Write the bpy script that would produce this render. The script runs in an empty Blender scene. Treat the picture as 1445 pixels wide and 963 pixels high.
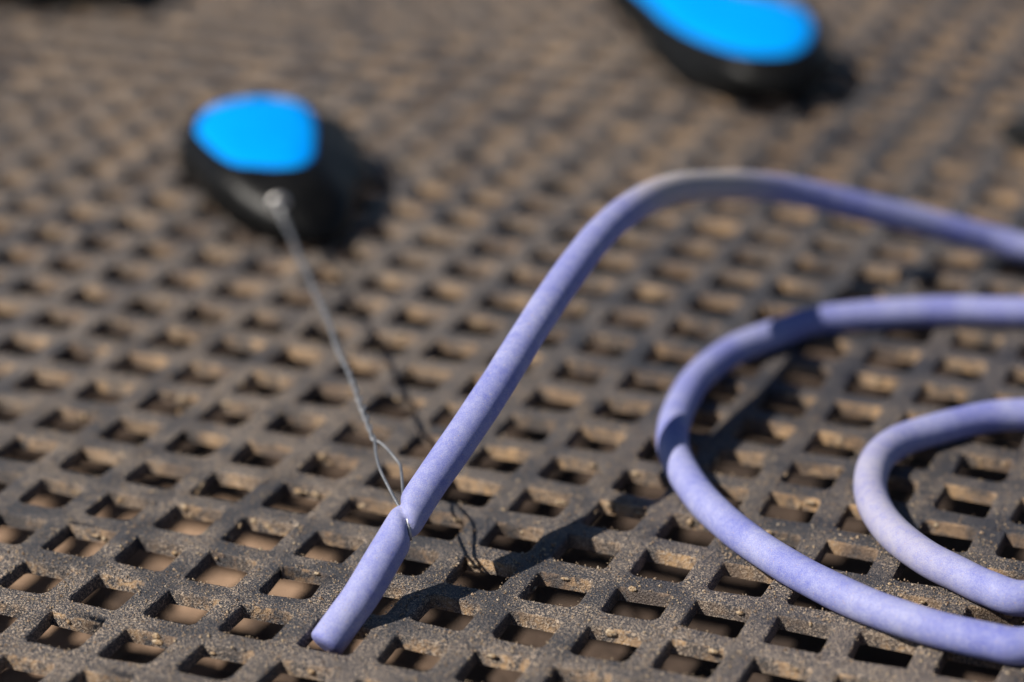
import bpy, math, random
import numpy as np
from mathutils import Vector, Matrix, noise
from mathutils.bvhtree import BVHTree

random.seed(4); RNG = np.random.default_rng(4)
S = 0.01                                   # one mesh pitch of the grid = 1 cm
sc = bpy.context.scene
COL = sc.collection

# ------------------------------------------------------------------ camera
CAM_P = Vector((16.2125, -23.3416, 14.9080))
R_ = Vector((0.92515378, 0.37938638, -0.01250846))
U_ = Vector((-0.14057945, 0.37304745, 0.91710033))
F_ = Vector((-0.35260162, 0.84670041, -0.39846018))
cd = bpy.data.cameras.new('camera'); cam = bpy.data.objects.new('camera', cd); COL.objects.link(cam)
cam.matrix_world = Matrix(((R_.x, U_.x, -F_.x, CAM_P.x*S), (R_.y, U_.y, -F_.y, CAM_P.y*S), (R_.z, U_.z, -F_.z, CAM_P.z*S), (0, 0, 0, 1)))
cd.sensor_fit = 'HORIZONTAL'; cd.sensor_width = 36.0; cd.lens = 90.1
cd.clip_start = 0.01; cd.clip_end = 100
cd.dof.use_dof = True; cd.dof.focus_distance = 30.5*S; cd.dof.aperture_fstop = 9.8; cd.dof.aperture_blades = 9
sc.camera = cam

# ------------------------------------------------------------------ sky, sun, exposure
SUN_D = Vector((0.72, 0.60, -1.0)).normalized()      # the way the light travels
w = bpy.data.worlds.new('World'); sc.world = w; w.use_nodes = True
nt = w.node_tree; sky = nt.nodes.new('ShaderNodeTexSky'); sky.sky_type = 'NISHITA'; sky.sun_disc = False
sky.sun_elevation = math.asin(-SUN_D.z); sky.sun_rotation = math.atan2(-SUN_D.x, -SUN_D.y) % (2*math.pi)
bg = nt.nodes['Background']; bg.inputs['Strength'].default_value = 0.05
sky.altitude = 1500; sky.air_density = .8; sky.dust_density = .4
nt.links.new(sky.outputs[0], bg.inputs[0])
sd = bpy.data.lights.new('sun', 'SUN'); sd.energy = 5.0; sd.angle = math.radians(0.5); sd.color = (1.0, 0.94, 0.85)
so = bpy.data.objects.new('sun', sd); COL.objects.link(so)
so.rotation_euler = SUN_D.to_track_quat('-Z', 'Y').to_euler(); so.location = (-0.5, -0.4, 0.6)
sc.view_settings.view_transform = 'Standard'; sc.view_settings.look = 'None'
sc.view_settings.exposure = 0.22; sc.view_settings.gamma = 1.0
sc.render.engine = 'CYCLES'; sc.cycles.use_denoising = True
sc.cycles.max_bounces = 8; sc.cycles.sample_clamp_indirect = 6

# ------------------------------------------------------------------ helpers
def tag(o, label=None, cat=None, group=None, kind=None):
    for k, v in (('label', label), ('category', cat), ('group', group), ('kind', kind)):
        if v: o[k] = v
    return o
def empty(name, loc, rot=(0, 0, 0)):
    o = bpy.data.objects.new(name, None); COL.objects.link(o)
    o.location = Vector(loc)*S; o.rotation_euler = rot; o.empty_display_size = .005
    return o
def mesh_obj(name, verts, faces, mat, parent=None, origin=(0, 0, 0), smooth=True):
    v = (np.asarray(verts, float) - np.asarray(origin, float))*S
    me = bpy.data.meshes.new(name)
    me.from_pydata(v.tolist(), [], faces if isinstance(faces, list) else faces.tolist())
    me.materials.append(mat)
    if smooth: me.shade_smooth()
    me.update()
    o = bpy.data.objects.new(name, me); COL.objects.link(o)
    if parent: o.parent = parent
    else: o.location = Vector(origin)*S
    return o
def catmull(pts, step):
    """dense, evenly spaced points along a smooth curve through pts"""
    P = np.array(pts, float); P = np.vstack([2*P[0]-P[1], P, 2*P[-1]-P[-2]])
    out = []
    for i in range(1, len(P)-2):
        p0, p1, p2, p3 = P[i-1:i+3]
        t0 = 0; t1 = t0+np.linalg.norm(p1-p0)**.5; t2 = t1+np.linalg.norm(p2-p1)**.5; t3 = t2+np.linalg.norm(p3-p2)**.5
        for t in np.linspace(t1, t2, 40, endpoint=False):
            a1 = (t1-t)/(t1-t0)*p0+(t-t0)/(t1-t0)*p1; a2 = (t2-t)/(t2-t1)*p1+(t-t1)/(t2-t1)*p2; a3 = (t3-t)/(t3-t2)*p2+(t-t2)/(t3-t2)*p3
            b1 = (t2-t)/(t2-t0)*a1+(t-t0)/(t2-t0)*a2; b2 = (t3-t)/(t3-t1)*a2+(t-t1)/(t3-t1)*a3
            out.append((t2-t)/(t2-t1)*b1+(t-t1)/(t2-t1)*b2)
    out.append(P[-2]); out = np.array(out)
    d = np.r_[0, np.cumsum(np.linalg.norm(np.diff(out, axis=0), axis=1))]
    s = np.linspace(0, d[-1], int(d[-1]/step)+1)
    return np.c_[[np.interp(s, d, out[:, k]) for k in range(3)]].T, s
def frames(c, start=(0, 0, 1)):
    """rotation-minimising frames"""
    t = np.gradient(c, axis=0); t /= np.linalg.norm(t, axis=1)[:, None]
    n = np.array(start, float); N = []
    for k in t:
        n = n-k*(n@k); n /= np.linalg.norm(n); N.append(n)
    N = np.array(N); return t, N, np.cross(t, N)
def sweep(c, rad, nseg, start=(0, 0, 1), cap=True):
    t, N, B = frames(c, start)
    rad = np.broadcast_to(np.asarray(rad, float).reshape(-1, 1) if np.ndim(rad) == 1 else rad, (len(c), nseg))
    th = np.linspace(0, 2*np.pi, nseg, endpoint=False)
    V = c[:, None, :]+rad[..., None]*(np.cos(th)[None, :, None]*N[:, None, :]+np.sin(th)[None, :, None]*B[:, None, :])
    n = len(c); F = []
    for i in range(n-1):
        for j in range(nseg):
            k = (j+1) % nseg; F.append((i*nseg+j, i*nseg+k, (i+1)*nseg+k, (i+1)*nseg+j))
    if cap:
        m = n*nseg; V = V.reshape(-1, 3); V = np.vstack([V, V[:nseg], V[-nseg:]])       # flat cut ends with a crisp rim
        F.append(tuple(range(m+nseg-1, m-1, -1))); F.append(tuple(range(m+nseg, m+2*nseg)))
    return V.reshape(-1, 3), F
# pixel of the photograph -> the place it shows on a level h above the grid
def at(x, y, h):
    d = F_+(x-722.5)/3616.7352*R_-(y-481.5)/3616.7352*U_
    return np.array(CAM_P+d*((h-CAM_P.z)/d.z))

# ------------------------------------------------------------------ materials
def mat(name):
    m = bpy.data.materials.new(name); m.use_nodes = True
    n = m.node_tree; return m, n, n.nodes['Principled BSDF']
def N_(n, t, **kw):
    x = n.nodes.new(t)
    for k, v in kw.items():
        if k.startswith('i_'):
            x.inputs[int(k[2:]) if k[2:].isdigit() else k[2:]].default_value = v
        else: setattr(x, k, v)
    return x
def nz(n, vec, scale, detail=3, rough=.55, dims='3D'):
    x = n.nodes.new('ShaderNodeTexNoise'); x.noise_dimensions = dims
    x.inputs['Scale'].default_value = scale; x.inputs['Detail'].default_value = detail; x.inputs['Roughness'].default_value = rough
    if vec is not None: n.links.new(vec, x.inputs['Vector'])
    return x.outputs['Fac']
def rng(n, fac, a, b, lo=0., hi=1.):
    x = n.nodes.new('ShaderNodeMapRange'); x.interpolation_type = 'SMOOTHSTEP'
    for k, v in zip(('From Min', 'From Max', 'To Min', 'To Max'), (a, b, lo, hi)): x.inputs[k].default_value = v
    n.links.new(fac, x.inputs['Value']); return x.outputs[0]
def mth(n, op, a, b=None):
    x = n.nodes.new('ShaderNodeMath'); x.operation = op; x.use_clamp = op in ('ADD', 'SUBTRACT', 'MULTIPLY')
    for k, v in enumerate((a, b)):
        if v is None: continue
        if isinstance(v, (int, float)): x.inputs[k].default_value = v
        else: n.links.new(v, x.inputs[k])
    return x.outputs[0]
def mth_raw(n, a, k):
    x = n.nodes.new('ShaderNodeMath'); x.operation = 'MULTIPLY'; n.links.new(a, x.inputs[0]); x.inputs[1].default_value = k; return x.outputs[0]
def mix(n, fac, a, b):
    x = n.nodes.new('ShaderNodeMix'); x.data_type = 'RGBA'
    for s, v in ((x.inputs['Factor'], fac), (x.inputs['A'], a), (x.inputs['B'], b)):
        if isinstance(v, (int, float)): s.default_value = v
        elif isinstance(v, tuple): s.default_value = (*v, 1)
        else: n.links.new(v, s)
    return x.outputs['Result']
def bump(n, bs, h, dist, strength=1.):
    b = n.nodes.new('ShaderNodeBump'); b.inputs['Distance'].default_value = dist*S; b.inputs['Strength'].default_value = strength
    n.links.new(h, b.inputs['Height']); n.links.new(b.outputs[0], bs.inputs['Normal'])
def pos(n):      # world place in grid pitches
    g = n.nodes.new('ShaderNodeNewGeometry'); v = n.nodes.new('ShaderNodeVectorMath'); v.operation = 'SCALE'
    v.inputs['Scale'].default_value = 1/S; n.links.new(g.outputs['Position'], v.inputs[0]); return v.outputs[0], g

# dusty charcoal plastic
GRID, n, bs = mat('dusty_charcoal_plastic')
P, geo = pos(n)
big = nz(n, P, .16, 3); med = nz(n, P, 1.3, 4); sm = nz(n, P, 7, 4, .6)
sp1 = nz(n, P, 38, 2, .6); sp2 = nz(n, P, 76, 2, .7)
cov = mth(n, 'ADD', mth(n, 'MULTIPLY', rng(n, med, .36, .64), .65), mth(n, 'MULTIPLY', rng(n, big, .35, .65), .45))
spk = mth(n, 'MAXIMUM', rng(n, sp1, .555, .59), rng(n, sp2, .56, .60))
spk = mth(n, 'MULTIPLY', spk, rng(n, cov, .0, .8, .2, .95))
sepw = n.nodes.new('ShaderNodeSeparateXYZ'); n.links.new(P, sepw.inputs[0])
rub = mth(n, 'MULTIPLY', rng(n, sepw.outputs['X'], -1., 6., 0., .5), rng(n, sepw.outputs['Y'], 1., 6.))   # the bars are rubbed cleaner on this side
clean = mth(n, 'SUBTRACT', 1., rub); spk = mth(n, 'MULTIPLY', spk, clean)
film = mth(n, 'MULTIPLY', rng(n, sm, .35, .75), rng(n, cov, .2, 1., .0, .22))
sep = n.nodes.new('ShaderNodeSeparateXYZ'); n.links.new(geo.outputs['True Normal'], sep.inputs[0])
wall = rng(n, mth(n, 'MULTIPLY', sep.outputs['Y'], -1.), .35, .8)           # mud washed against the walls on one side
mott = mth(n, 'MULTIPLY', rng(n, nz(n, P, 7.5, 4, .65), .42, .60), rng(n, nz(n, P, 1.1, 3), .38, .60, .03, 1.))
sepp = n.nodes.new('ShaderNodeSeparateXYZ'); n.links.new(P, sepp.inputs[0])
far = rng(n, sepp.outputs['Y'], 0., 5.)                                  # the beds of mud are thicker away from the washed near edge
cake = mth(n, 'MULTIPLY', wall, mth(n, 'MAXIMUM', mott, mth(n, 'MULTIPLY', far, rng(n, nz(n, P, 2.9, 5, .7), .40, .62, .04, 1.))))
c0 = mix(n, nz(n, P, 5, 3), (.017, .019, .027), (.042, .044, .055))
c1 = mix(n, film, c0, (.165, .135, .12))
c2 = mix(n, cake, c1, mix(n, rng(n, nz(n, P, 1.3, 3), .35, .65), (.20, .135, .095), (.54, .34, .175)))
spc = mix(n, nz(n, P, 60, 1), (.70, .57, .45), (.44, .33, .235))
c3 = mix(n, spk, c2, spc)
n.links.new(c3, bs.inputs['Base Color'])
n.links.new(rng(n, mth(n, 'MAXIMUM', spk, mth(n, 'MAXIMUM', film, cake)), 0, 1, .42, .95), bs.inputs['Roughness'])
bs.inputs['Specular IOR Level'].default_value = .5
hgt = mth(n, 'ADD', mth(n, 'MULTIPLY', sp1, .7), mth(n, 'ADD', mth(n, 'MULTIPLY', sp2, .3), mth(n, 'MULTIPLY', sm, .5)))
bump(n, bs, hgt, .05, .8)

# powdery lilac rubber; UV.x runs along the tube in pitches
RUB, n, bs = mat('powdery_lilac_rubber')
P, geo = pos(n)
uv = n.nodes.new('ShaderNodeUVMap'); uv.uv_map = 'along'
sepu = n.nodes.new('ShaderNodeSeparateXYZ'); n.links.new(uv.outputs[0], sepu.inputs[0])
b1 = n.nodes.new('ShaderNodeTexNoise'); b1.noise_dimensions = '1D'; b1.inputs['Scale'].default_value = .9; b1.inputs['Detail'].default_value = 3
n.links.new(sepu.outputs[0], b1.inputs['W'])
b2 = n.nodes.new('ShaderNodeTexNoise'); b2.noise_dimensions = '1D'; b2.inputs['Scale'].default_value = 4.5; b2.inputs['Detail'].default_value = 2
n.links.new(sepu.outputs[0], b2.inputs['W'])
m1 = nz(n, P, 2.6, 4, .6); m2 = nz(n, P, 9, 4, .65); m3 = nz(n, P, 75, 2, .6)
pw = mth(n, 'ADD', mth(n, 'MULTIPLY', rng(n, b1.outputs['Fac'], .3, .7), .27), mth(n, 'MULTIPLY', rng(n, m1, .32, .68), .13))
pw = mth(n, 'ADD', pw, mth(n, 'MULTIPLY', rng(n, m2, .3, .7), .24))
pw = mth(n, 'ADD', pw, mth(n, 'MULTIPLY', rng(n, b2.outputs['Fac'], .35, .65), .05))
pw = mth(n, 'ADD', mth(n, 'MULTIPLY', pw, .80), mth(n, 'MULTIPLY', rng(n, m3, .35, .65), .32))
cmb = n.nodes.new('ShaderNodeCombineXYZ'); n.links.new(mth_raw(n, sepu.outputs[0], 9.), cmb.inputs[0]); n.links.new(mth_raw(n, sepu.outputs[1], 2.), cmb.inputs[1])
pw = mth(n, 'ADD', pw, mth(n, 'MULTIPLY', rng(n, nz(n, cmb.outputs[0], 1.6, 4, .65), .35, .7), .06))     # creases across the tube
base = mix(n, pw, (.10, .122, .47), (.465, .475, .65))
at_ = n.nodes.new('ShaderNodeAttribute'); at_.attribute_name = 'dust'
dst = mth(n, 'MULTIPLY', at_.outputs['Fac'], rng(n, m2, .25, .6, .55, 1.))
base = mix(n, dst, base, (.50, .45, .42))
spot = mth(n, 'MULTIPLY', rng(n, nz(n, P, 55, 1), .69, .72), .8)
base = mix(n, spot, base, mix(n, nz(n, P, 12, 1), (.62, .55, .52), (.30, .17, .16)))
n.links.new(base, bs.inputs['Base Color']); bs.inputs['Roughness'].default_value = .62
bs.inputs['Specular IOR Level'].default_value = .35
bs.inputs['Subsurface Weight'].default_value = .02; bs.inputs['Subsurface Radius'].default_value = (.0006, .0006, .0012); bs.inputs['Subsurface Scale'].default_value = 1.
bump(n, bs, mth(n, 'ADD', mth(n, 'MULTIPLY', m3, .5), mth(n, 'MULTIPLY', m2, .5)), .02, .5)

STEEL, n, bs = mat('dull_steel_wire')
P, geo = pos(n)
n.links.new(mix(n, nz(n, P, 14, 3), (.30, .31, .34), (.50, .50, .50)), bs.inputs['Base Color'])
bs.inputs['Metallic'].default_value = .9; n.links.new(rng(n, nz(n, P, 30, 2), .3, .7, .38, .6), bs.inputs['Roughness'])

BLACK, n, bs = mat('scuffed_black_plastic')
P, geo = pos(n)
sc_ = rng(n, nz(n, P, 6, 4, .65), .52, .72)
n.links.new(mix(n, mth(n, 'MULTIPLY', sc_, .5), (.004, .004, .004), (.022, .019, .018)), bs.inputs['Base Color'])
n.links.new(rng(n, sc_, 0, 1, .42, .65), bs.inputs['Roughness']); bs.inputs['Specular IOR Level'].default_value = .2; bump(n, bs, nz(n, P, 5, 3), .03, .5)

BLUE, n, bs = mat('bright_blue_plastic')
P, geo = pos(n)
n.links.new(mix(n, rng(n, nz(n, P, 3, 3), .3, .7), (.0, .30, .95), (.0, .345, .96)), bs.inputs['Base Color'])
bs.inputs['Roughness'].default_value = .7; bs.inputs['Specular IOR Level'].default_value = .03

SOIL, n, bs = mat('bare_tan_soil')
P, geo = pos(n)
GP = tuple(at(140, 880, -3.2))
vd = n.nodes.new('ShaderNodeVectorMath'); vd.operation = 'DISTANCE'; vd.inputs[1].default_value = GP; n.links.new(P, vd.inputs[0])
lit_soil = mth(n, 'MULTIPLY', rng(n, nz(n, P, .55, 5, .65), .36, .58, .1, 1.), rng(n, vd.outputs['Value'], 2.2, 6.5, 1., .12))   # mottled soil, with a sunlit patch and unlit surround painted into its colour
n.links.new(mix(n, lit_soil, (.035, .022, .017), (.40, .26, .17)), bs.inputs['Base Color'])
bs.inputs['Roughness'].default_value = .95; bump(n, bs, nz(n, P, 3, 5, .6), .3, .7)

SAND, n, bs = mat('loose_sand')
geo = n.nodes.new('ShaderNodeNewGeometry'); rp = n.nodes.new('ShaderNodeValToRGB')
cr = rp.color_ramp
cr.elements[0].position = 0; cr.elements[0].color = (.18, .12, .08, 1); cr.elements[1].position = 1; cr.elements[1].color = (.44, .36, .28, 1)
q = cr.elements.new(.35); q.color = (.36, .26, .18, 1)
q = cr.elements.new(.7); q.color = (.42, .32, .21, 1)
n.links.new(geo.outputs['Random Per Island'], rp.inputs[0]); n.links.new(rp.outputs[0], bs.inputs['Base Color'])
bs.inputs['Roughness'].default_value = .9; bs.inputs['Specular IOR Level'].default_value = .15

# ------------------------------------------------------------------ ground below
g = np.linspace(-1, 1, 81); gx, gy = np.meshgrid(np.sign(g)*np.abs(g)**3*1500, np.sign(g)*np.abs(g)**3*1500)
gv = np.c_[gx.ravel()+3, gy.ravel()+8, np.full(gx.size, -3.2)]
gv[:, 2] += [.25*noise.noise((x*.5, y*.5, 0)) if abs(x) < 60 and abs(y) < 60 else 0 for x, y, _ in gv]
gf = [(j*81+i, j*81+i+1, (j+1)*81+i+1, (j+1)*81+i) for j in range(80) for i in range(80)]
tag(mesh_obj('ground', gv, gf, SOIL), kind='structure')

# ------------------------------------------------------------------ moulded grid mat
X0, X1, Y0, Y1 = -24, 28, -12, 46
TH = .175
def cell_template():
    """unit hole ring list; each ring 20 points, corner order: (+x,+y) (-x,+y) (-x,-y) (+x,-y)"""
    return np.array([(1, 1), (-1, 1), (-1, -1), (1, -1)])
CORN = cell_template(); HX, HY = .342, .338; CX, CY = .333, -.328
verts, faces = [], []
def build_grid():
    V = []; F = []; base = 0
    arc = np.radians([0, 22.5, 45, 67.5, 90])
    # outer points: fixed on the cell edge, so that neighbours meet
    outer = []
    ex, ey = [.34, .42, .5], [.34, .42, .5]
    for k, (sx, sy) in enumerate(CORN):
        q = [(sx*.5, sy*.33), (sx*.5, sy*.43), (sx*.5, sy*.5), (sx*.43, sy*.5), (sx*.33, sy*.5)]
        outer += q if k % 2 == 0 else q[::-1]
    outer = np.array(outer)
    nr = 7; M = 20
    quad = []
    for r in range(nr-1):
        for j in range(M):
            k = (j+1) % M
            quad.append((r*M+j, r*M+k, (r+1)*M+k, (r+1)*M+j))
    quad = np.array(quad)[:, ::-1]
    cells = []
    for i in range(X0, X1):
        for j in range(Y0, Y1):
            hx = HX+RNG.normal(0, .008); hy = HY+RNG.normal(0, .008)
            ox, oy = RNG.normal(0, .007, 2)
            rad = np.clip(RNG.normal([.08, .03, .11, .10], .025), .02, .2)
            hole = []
            for k, (sx, sy) in enumerate(CORN):
                r = rad[k]; cx, cy = sx*(hx-r), sy*(hy-r)
                a = arc if k % 2 == 0 else arc[::-1]
                hole += [(cx+sx*r*math.cos(t), cy+sy*r*math.sin(t)) for t in a]
            hole = np.array(hole)+(ox, oy)
            hole += RNG.normal(0, .0032, hole.shape)*(1+2*(RNG.uniform() < .15))
            nrm = hole/np.linalg.norm(hole, axis=1)[:, None]
            back = np.clip(hole[:, 1]/hy, 0, 1)                 # the wall on the far side leans a little
            R = []
            for off, z, dr in ((None, 0, 0), (.045, -.001, 0), (.017, -.006, 0), (.003, -.020, 0), (-.004, -.050, .0), (-.008, -.11, .006), (-.014, -TH, .012)):
                if off is None: xy = outer
                else:
                    xy = hole+nrm*off; xy = xy.copy(); xy[:, 1] -= dr*(back > .9)
                R.append(np.c_[xy, z+(RNG.normal(0, .002, M) if off is not None and z > -.1 else np.zeros(M))])
            c = np.vstack(R); c[:, 0] += i+CX; c[:, 1] += j+CY
            cells.append(c); F.append(quad+base); base += len(c)
    V = np.vstack(cells)
    # hand-moulded unevenness
    V[:, 2] += .012*np.sin(V[:, 0]*1.7+.6*np.sin(V[:, 1]*.9))*np.sin(V[:, 1]*1.3+1)+.006*np.sin(V[:, 0]*5.1+V[:, 1]*3.3)
    V[:, 0] += .012*np.sin(V[:, 1]*2.1+V[:, 0]*.7); V[:, 1] += .012*np.sin(V[:, 0]*1.9-V[:, 1]*.6)
    return V, np.vstack(F)
gV, gF = build_grid()
mat_o = mesh_obj('grid_mat', gV, gF, GRID)
tag(mat_o, 'weathered dark grey plastic grid of square holes dusted with tan sand, under everything', 'grid mat')
def top_z(x, y):
    return .012*np.sin(x*1.7+.6*np.sin(y*.9))*np.sin(y*1.3+1)+.006*np.sin(x*5.1+y*3.3)

# ------------------------------------------------------------------ loose sand on the near bars
def sand():
    V = []; F = []; b = 0
    n_want = 26000; got = 0
    oct_v = np.array([(1, 0, 0), (-1, 0, 0), (0, 1, 0), (0, -1, 0), (0, 0, 1), (0, 0, -1)], float)
    oct_f = np.array([(0, 2, 4), (2, 1, 4), (1, 3, 4), (3, 0, 4), (2, 0, 5), (1, 2, 5), (3, 1, 5), (0, 3, 5)])
    while got < n_want:
        x = RNG.uniform(-3, 14); y = RNG.uniform(-4, 8)
        fx = x-math.floor(x); fy = y-math.floor(y)                # hole: fx 0..0.65, fy 0.4..1
        dx = max(fx-.65, 0) if fx > .325 else 0
        inx = fx < .675; iny = fy > .335
        if inx and iny: continue
        dens = noise.noise((x*.9, y*.9, 3))*.5+.5+.3*noise.noise((x*4, y*4, 7))
        if RNG.uniform() > dens*1.1: continue
        s = float(np.clip(RNG.lognormal(-4.68, .36), .004, .026)) if RNG.uniform() > .007 else float(RNG.uniform(.018, .034))
        v = oct_v*RNG.uniform(.6, 1.25, (6, 3))*s
        a = RNG.uniform(0, 6.28); ca, sa = math.cos(a), math.sin(a)
        v = v@np.array([(ca, sa, 0), (-sa, ca, 0), (0, 0, 1)])
        v += (x, y, top_z(x, y)+s*.3)
        V.append(v); F.append(oct_f+b); b += 6; got += 1
    return np.vstack(V), np.vstack(F)
sV, sF = sand()
tag(mesh_obj('sand', sV, sF, SAND, smooth=False), 'fine tan sand grains scattered on the bars of the grid', 'sand', kind='stuff')

MUD, n, bs = mat('dried_mud')
P, geo = pos(n)
n.links.new(mix(n, rng(n, nz(n, P, 30, 3, .7), .4, .6), mix(n, nz(n, P, 1.5, 2), (.20, .13, .08), (.42, .25, .11)), (.50, .40, .28)), bs.inputs['Base Color'])
bs.inputs['Roughness'].default_value = .95; bump(n, bs, nz(n, P, 25, 3), .03, 1.)
def mud():
    a, b = np.meshgrid(np.linspace(0, 2*np.pi, 9, endpoint=False), np.linspace(0, np.pi, 6))
    ball = np.c_[(np.cos(a)*np.sin(b)).ravel(), (np.sin(a)*np.sin(b)).ravel(), np.cos(b).ravel()]
    bf = np.array([(j*9+i, j*9+(i+1) % 9, (j+1)*9+(i+1) % 9, (j+1)*9+i) for j in range(5) for i in range(9)])
    V = []; F = []; k = 0
    for _ in range(520):
        i = RNG.integers(-6, 15); j = RNG.integers(-4, 16)
        side = RNG.uniform()
        if side < .72: x, y = i+RNG.uniform(.06, .62), j+.0+RNG.normal(0, .012)                 # along the far wall of a hole
        else: x, y = i+.66*(RNG.uniform() < .5)+RNG.normal(0, .012), j-RNG.uniform(.08, .6)
        d = np.array([RNG.uniform(.02, .085), RNG.uniform(.012, .03), RNG.uniform(.015, .05)])
        if side >= .72: d = d[[1, 0, 2]]
        v = ball*RNG.uniform(.7, 1.25, (len(ball), 1))*d
        V.append(v+(x, y, -RNG.uniform(.02, .13))); F.append(bf+k); k += len(ball)
    return np.vstack(V), np.vstack(F)
mV, mF = mud()
tag(mesh_obj('mud', mV, mF, MUD), 'small lumps of dried tan mud stuck to the walls of the holes', 'mud', kind='stuff')

# ------------------------------------------------------------------ lilac rubber tube
RT = .215
def on(l, h): return [at(x, y, h) for x, y in l]
rise = [(462, 907, -.10), (487, 872, .10), (510, 840, .31), (545, 781, .67), (571, 738, .92), (600, 692, 1.17), (650, 620, 1.54), (700, 545, 1.90), (750, 465, 2.27),
        (800, 391, 2.56), (850, 328, 2.74), (900, 288, 2.72), (950, 267, 2.53), (1000, 262, 2.25), (1050, 262, 1.98), (1100, 267, 1.73),
        (1150, 276, 1.50), (1200, 288, 1.28), (1250, 300, 1.07), (1300, 312, .86), (1350, 325, .65), (1400, 338, .45), (1445, 350, .31)]
pts = [at(*q) for q in rise]
e_ = pts[-1]+(pts[-1]-pts[-2])*1.4; e_[2] = .215
pts += [e_, e_+(1.6, .5, 0), (13.6, 14.3, .21), (15.6, 12.4, .21), (16.6, 9.4, .21), (15.9, 6.2, .21), (14.0, 3.9, .21)]       # out of frame, round the right side
outer = [(1445, 912), (1394, 905), (1311, 885), (1228, 857), (1145, 818), (1095, 789), (1051, 759), (1023, 736.5), (991, 705), (963, 664), (950, 632), (951, 600),
         (967, 560), (989, 529), (1037, 494), (1099, 470), (1141, 455), (1208, 446), (1262, 442), (1343, 438.5), (1445, 440)]
pts += on(outer, .21)
pts += [(11.6, 12.3, .21), (13.4, 10.6, .21), (14.0, 8.2, .21), (13.5, 6.0, .21)]
inner = [(1445, 845), (1394, 830.5), (1353, 811), (1311, 790), (1262, 753), (1236, 717), (1228, 684), (1240, 646), (1269.6, 623), (1332, 603), (1394, 589), (1445, 585)]
pts += on(inner, .21)
pts += [(12.2, 8.6, .21), (12.8, 7.4, .21)]
c, s = catmull(pts, .035)
# the wire bites into the tube here, on a slanted line
tie = at(573, 737, .92); it = int(np.argmin(np.linalg.norm(c-tie, axis=1))); s_tie = s[it]
NS = 36
t_, N_f, B_f = frames(c, (0, 0, 1))
th = np.linspace(0, 2*np.pi, NS, endpoint=False)
k = .72                                                    # slant of the groove
offs = RT*(np.cos(th)[None, :, None]*N_f[:, None, :]+np.sin(th)[None, :, None]*B_f[:, None, :])
tl = t_[it]
perp = -np.array(R_)+np.array(R_)@tl*tl; perp /= np.linalg.norm(perp)       # across the tube, towards the left of the picture
o_ = offs@perp
near = np.abs(s-s_tie) < 1.5
W = (s-s_tie)[:, None]-k*o_
L = .18; rmin = .112
prof = np.where(np.abs(W) < L, rmin+(RT-rmin)*np.sqrt(np.clip(1-(1-np.abs(W)/L)**2, 0, 1)), RT)
rad = np.where(near[:, None], prof, RT)
rad = rad*(1+.012*np.sin(s*2.3)[:, None]+.006*np.sin(s*7.1+1)[:, None])
# rounded cut ends
rad[-1] *= .975
e_t = (c[0]-c[1])/np.linalg.norm(c[0]-c[1]); nd = 7                        # the free end is softly rounded
ea = np.radians([78, 64, 50, 36, 24, 12, 0])
ec = c[0]+.075*np.sin(ea)[:, None]*e_t; er = RT*np.cos(ea)**.55
c = np.vstack([ec, c[1:]]); rad = np.vstack([np.repeat(er[:, None], NS, 1), rad[1:]]); s = np.r_[s[0]-.01*np.arange(nd-1, -1, -1), s[1:]]; it += nd-1
tv, tf = sweep(c, rad, NS)
tube = mesh_obj('rubber_tube', tv, tf, RUB, origin=(9, 7, 0))
tag(tube, 'long lilac rubber tube coiled on the grid, one end pinched by a wire', 'rubber tube')
me = tube.data
uvl = me.uv_layers.new(name='along')
vi = np.empty(len(me.loops), int); me.loops.foreach_get('vertex_index', vi)
sv = np.r_[np.repeat(s, NS), np.full(NS, s[0]), np.full(NS, s[-1])]; uvd = np.c_[sv[vi], (vi % NS)/NS]; uvl.data.foreach_set('uv', uvd.ravel().astype(np.float32))
pk = at(972, 264, 2.4); s_pk = s[int(np.argmin(np.linalg.norm(c-pk, axis=1)))]
pi_ = at(1240, 720, .21); s_in = s[int(np.argmin(np.linalg.norm(c-pi_, axis=1)))]
dust = 1.0*np.exp(-((s-s_pk)/2.0)**4)+.45*np.exp(-((s-s_in)/1.9)**4)
da = me.attributes.new('dust', 'FLOAT', 'POINT'); da.data.foreach_set('value', np.r_[np.repeat(dust, NS), np.zeros(2*NS)].astype(np.float32))

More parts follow.
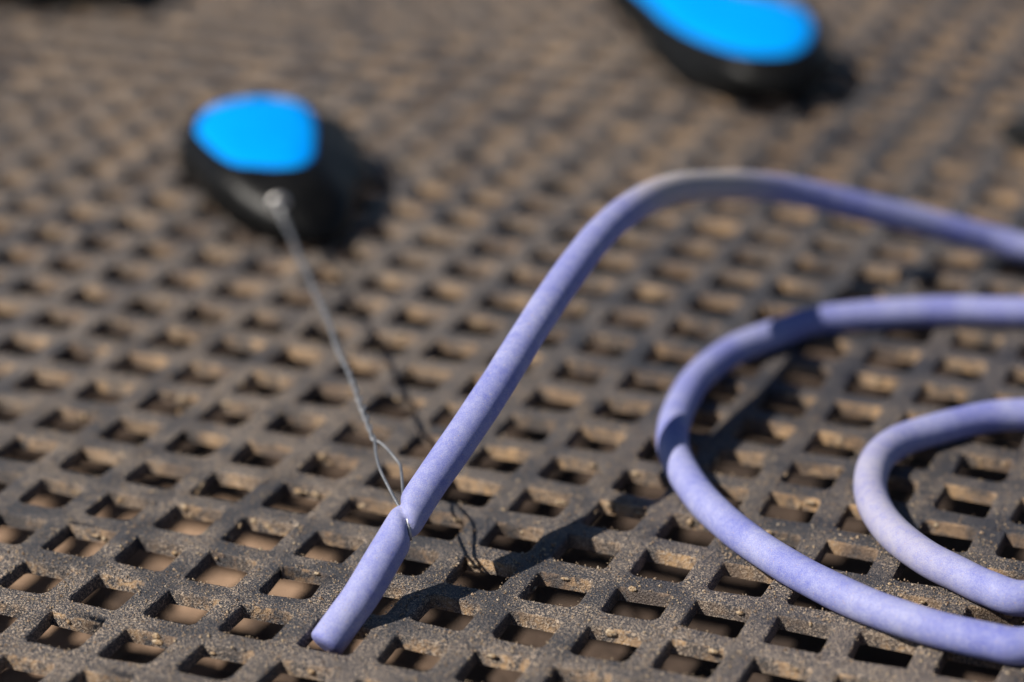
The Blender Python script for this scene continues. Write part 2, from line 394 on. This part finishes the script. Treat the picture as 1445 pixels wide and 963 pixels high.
# ------------------------------------------------------------------ black pods with blue faces
POL, n, bs = mat('polished_steel')
bs.inputs['Base Color'].default_value = (.78, .74, .70, 1); bs.inputs['Metallic'].default_value = .8; bs.inputs['Roughness'].default_value = .4
EYES = []
def make_pod(outline, level, nose, tip=.9, side_dir=(1, 0), side=.4, grow=1.22, eye=None, label=None):
    """a pod whose inset blue face has the given outline (places on the level of the face)"""
    M = 64
    o, _ = catmull(outline+outline[:1], .02)
    d = np.r_[0, np.cumsum(np.linalg.norm(np.diff(o[:, :2], axis=0), axis=1))]
    o = np.c_[np.interp(np.linspace(0, d[-1], M, endpoint=False), d, o[:, 0]), np.interp(np.linspace(0, d[-1], M, endpoint=False), d, o[:, 1])]
    cen = o.mean(0); o = (o-cen)*.95
    ar = .5*np.sum(o[:, 0]*np.roll(o[:, 1], -1)-np.roll(o[:, 0], -1)*o[:, 1])
    if ar < 0: o = o[::-1]
    nose = np.array(nose)/np.linalg.norm(nose); sdv = np.array(side_dir)/np.linalg.norm(side_dir)
    dn = o/np.linalg.norm(o, axis=1)[:, None]
    wn = np.clip(dn@nose, 0, 1)**2.5; ws = np.clip(dn@sdv, 0, 1)**1.6
    root = empty('pod', (cen[0], cen[1], .015))
    tag(root, label, 'pod', 'black pods with bright blue faces')
    g = grow-1
    #        height, growth, side bulge, nose
    prof = [(0, -.16, .55, 1), (.04, -.05, .75, 1.04), (.14, g*.4, .95, .92), (.28, g*.8, 1, .68), (.44, g, .95, .42), (.6, g, .75, .24), (.74, g*.9, .5, .12), (.85, g*.7, .28, .05),
            (.93, g*.45, .1, .02), (.98, g*.2, 0, 0), (.995, .03, 0, 0), (.985, -.02, 0, 0)]
    V = [np.c_[o*(1+k)+(wn*tip*tp)[:, None]*nose+(ws*side*sd_)[:, None]*sdv, np.full(M, level*zf)] for zf, k, sd_, tp in prof]
    def close(V, low):
        R = len(V); V = np.vstack(V); F = []
        for i in range(R-1):
            for j in range(M):
                q = (j+1) % M; F.append((i*M+j, i*M+q, (i+1)*M+q, (i+1)*M+j))
        if low: F.append(tuple(range(M-1, -1, -1)))
        F.append(tuple(range((R-1)*M, R*M)))
        return V, F
    V, F = close(V, True)
    V[:, :2] *= (1+.045*np.sin(V[:, 0]*3.1+V[:, 2]*4+1)*np.sin(V[:, 1]*2.7+V[:, 2]*3))[:, None]       # hand-finished lumps
    mesh_obj('body', V, F, BLACK, root); Vv, Ff = V, F
    V = [np.c_[o*k, np.full(M, level*.985+z)] for k, z in ((1, 0), (.985, .03), (.95, .055), (.85, .09), (.65, .125), (.4, .145), (.15, .15))]
    mesh_obj('blue_face', *close(V, False), BLUE, root)
    if eye is not None:
        t = np.linspace(0, 2*np.pi, 25)[:-1]
        vx = np.array((*sdv, 0.)); vz = np.array((0, 0, 1.))
        bvh = BVHTree.FromPolygons([Vector(q) for q in (Vv+(cen[0], cen[1], .015))], Ff)       # where the fitting sits on the skin of the body
        hit = bvh.ray_cast(CAM_P, (Vector(eye)-CAM_P).normalized())[0]
        eye = np.array(hit)+.05*np.array((*nose, 0)); EYES.append(eye)
        ce = .11*np.cos(t)[:, None]*vx+.11*np.sin(t)[:, None]*vz; ce = np.vstack([ce, ce[:1]])
        v, fc = sweep(ce, .06, 10, (*nose, 0), cap=False)
        mesh_obj('eyelet', v+(eye[0]-cen[0], eye[1]-cen[1], eye[2]-.015), fc, POL, root)
    return root
LV = 1.02
face1 = [(272, 187), (279, 166), (300, 150), (335, 141), (380, 138), (415, 142), (438, 154), (449, 177), (450, 206), (446, 226), (428, 237), (400, 241), (365, 239), (335, 236), (310, 224), (290, 208)]
pod1 = make_pod([at(x, y, LV) for x, y in face1], LV, (.72, -.69), tip=1.05, side_dir=(.80, .60), side=.62, grow=1.33, eye=at(392, 287, .5),
                label='black pod with a bright blue oval face, at the far end of the thin wire')
face2 = [(872, -22), (905, 8), (940, 41), (975, 62), (1010, 77), (1045, 87), (1080, 91), (1115, 90), (1140, 79), (1153, 60), (1152, 40), (1138, 25), (1108, 12), (1065, 3), (1015, -8), (960, -22), (910, -34)]
pod2 = make_pod([at(x, y-9, .95) for x, y in face2], .95, (-.2, -.98), tip=.25, side_dir=(.93, .37), side=.12, grow=1.2,
                label='black pod with a long blue face, cut by the top edge beyond the tube arch')
q_ = np.array([-12.95, 21.9, 0])
face3 = [q_+(1.8*math.cos(t)*.95-.9*math.sin(t)*.3, 1.8*math.cos(t)*.3+.9*math.sin(t)*.95, 1.1) for t in np.linspace(0, 6.283, 17)[:-1]]
pod3 = make_pod(face3, 1.1, (.3, -.95), tip=.2, grow=1.2, label='black pod of which only a dark lower edge shows in the top left corner')
# a dark stone at the right edge
u_, v_ = np.meshgrid(np.linspace(0, 2*np.pi, 28, endpoint=False), np.linspace(0, np.pi, 15)); o_ = at(1458, 192, .16)
pv = np.c_[(np.cos(u_)*np.sin(v_)).ravel(), (np.sin(u_)*np.sin(v_)).ravel(), np.cos(v_).ravel()]
pv *= np.array([1+.35*noise.noise((x*1.3, y*1.3, z*1.3+5)) for x, y, z in pv])[:, None]
pv = pv*(.62, .5, .26)+(o_[0], o_[1], .19)
pf = [(j*28+i, j*28+(i+1) % 28, (j+1)*28+(i+1) % 28, (j+1)*28+i) for j in range(14) for i in range(28)]
tag(mesh_obj('stone', pv, pf, BLACK, origin=(o_[0], o_[1], 0)), 'small dark lump lying on the grid at the right edge', 'stone')

# ------------------------------------------------------------------ twisted wire from the pod to the tube
wire = empty('wire', (4.5, 1.3, .9))
tag(wire, 'thin twisted steel wire running from the black pod and looped round the pinched tube', 'wire')
org = (4.5, 1.3, .9)
run_px = [(393, 290, .50), (402, 311, .60), (412, 335, .72), (428, 372, .86), (446, 412, .97), (462, 448, 1.02), (478, 492, 1.05), (495, 532, 1.06), (511, 574, 1.05), (521, 603, 1.04), (527, 620, 1.03)]
rc, rs = catmull([EYES[0]]+[at(*q) for q in run_px[1:]], .03)
t_, n_, b_ = frames(rc)
WR = .0195
def strand(phase, tail):
    a = rs*11.+phase+.5*np.sin(rs*.9)
    amp = .025+.007*np.sin(rs*3.1)
    q = rc+amp[:, None]*(np.cos(a)[:, None]*n_+np.sin(a)[:, None]*b_)
    tl, _ = catmull([q[-1]]+[at(*p_) for p_ in tail], .03)
    return np.vstack([q[:-1], tl])
legA = [(530.5, 640, 1.02), (536, 662, 1.0), (547, 685, .98), (558, 706, .95), (567, 722, .92)]
legB = [(533, 623, 1.03), (545, 632, 1.02), (556, 645, 1.0), (563, 653.5, .985), (565, 657.5, .98), (565.8, 662, .975), (567.3, 677, .96), (568.5, 695, .94), (570.5, 720, .92)]
for nm_ph, tail in ((0, legA), (math.pi, legB)):
    v, f = sweep(strand(nm_ph, tail), WR, 10)
    mesh_obj('strand', v, f, STEEL, wire, org)
# the loop sunk in the groove: an oval round the pinch, on the slanted plane
cen = c[it]
tl = t_f = (c[it+2]-c[it-2]); tl = tl/np.linalg.norm(tl)
vv = np.cross(tl, perp)
ang = np.linspace(0, 2*np.pi, 60, endpoint=False)
rl = rmin+.018
loop = np.array([cen-.032*perp+rl*(math.cos(q)*perp+math.sin(q)*vv)+k*rl*1.75*math.cos(q)*tl for q in ang])
loop = np.vstack([loop, loop[:2]])
v, f = sweep(loop, WR, 10, cap=False)
mesh_obj('loop', v, f, STEEL, wire, org)
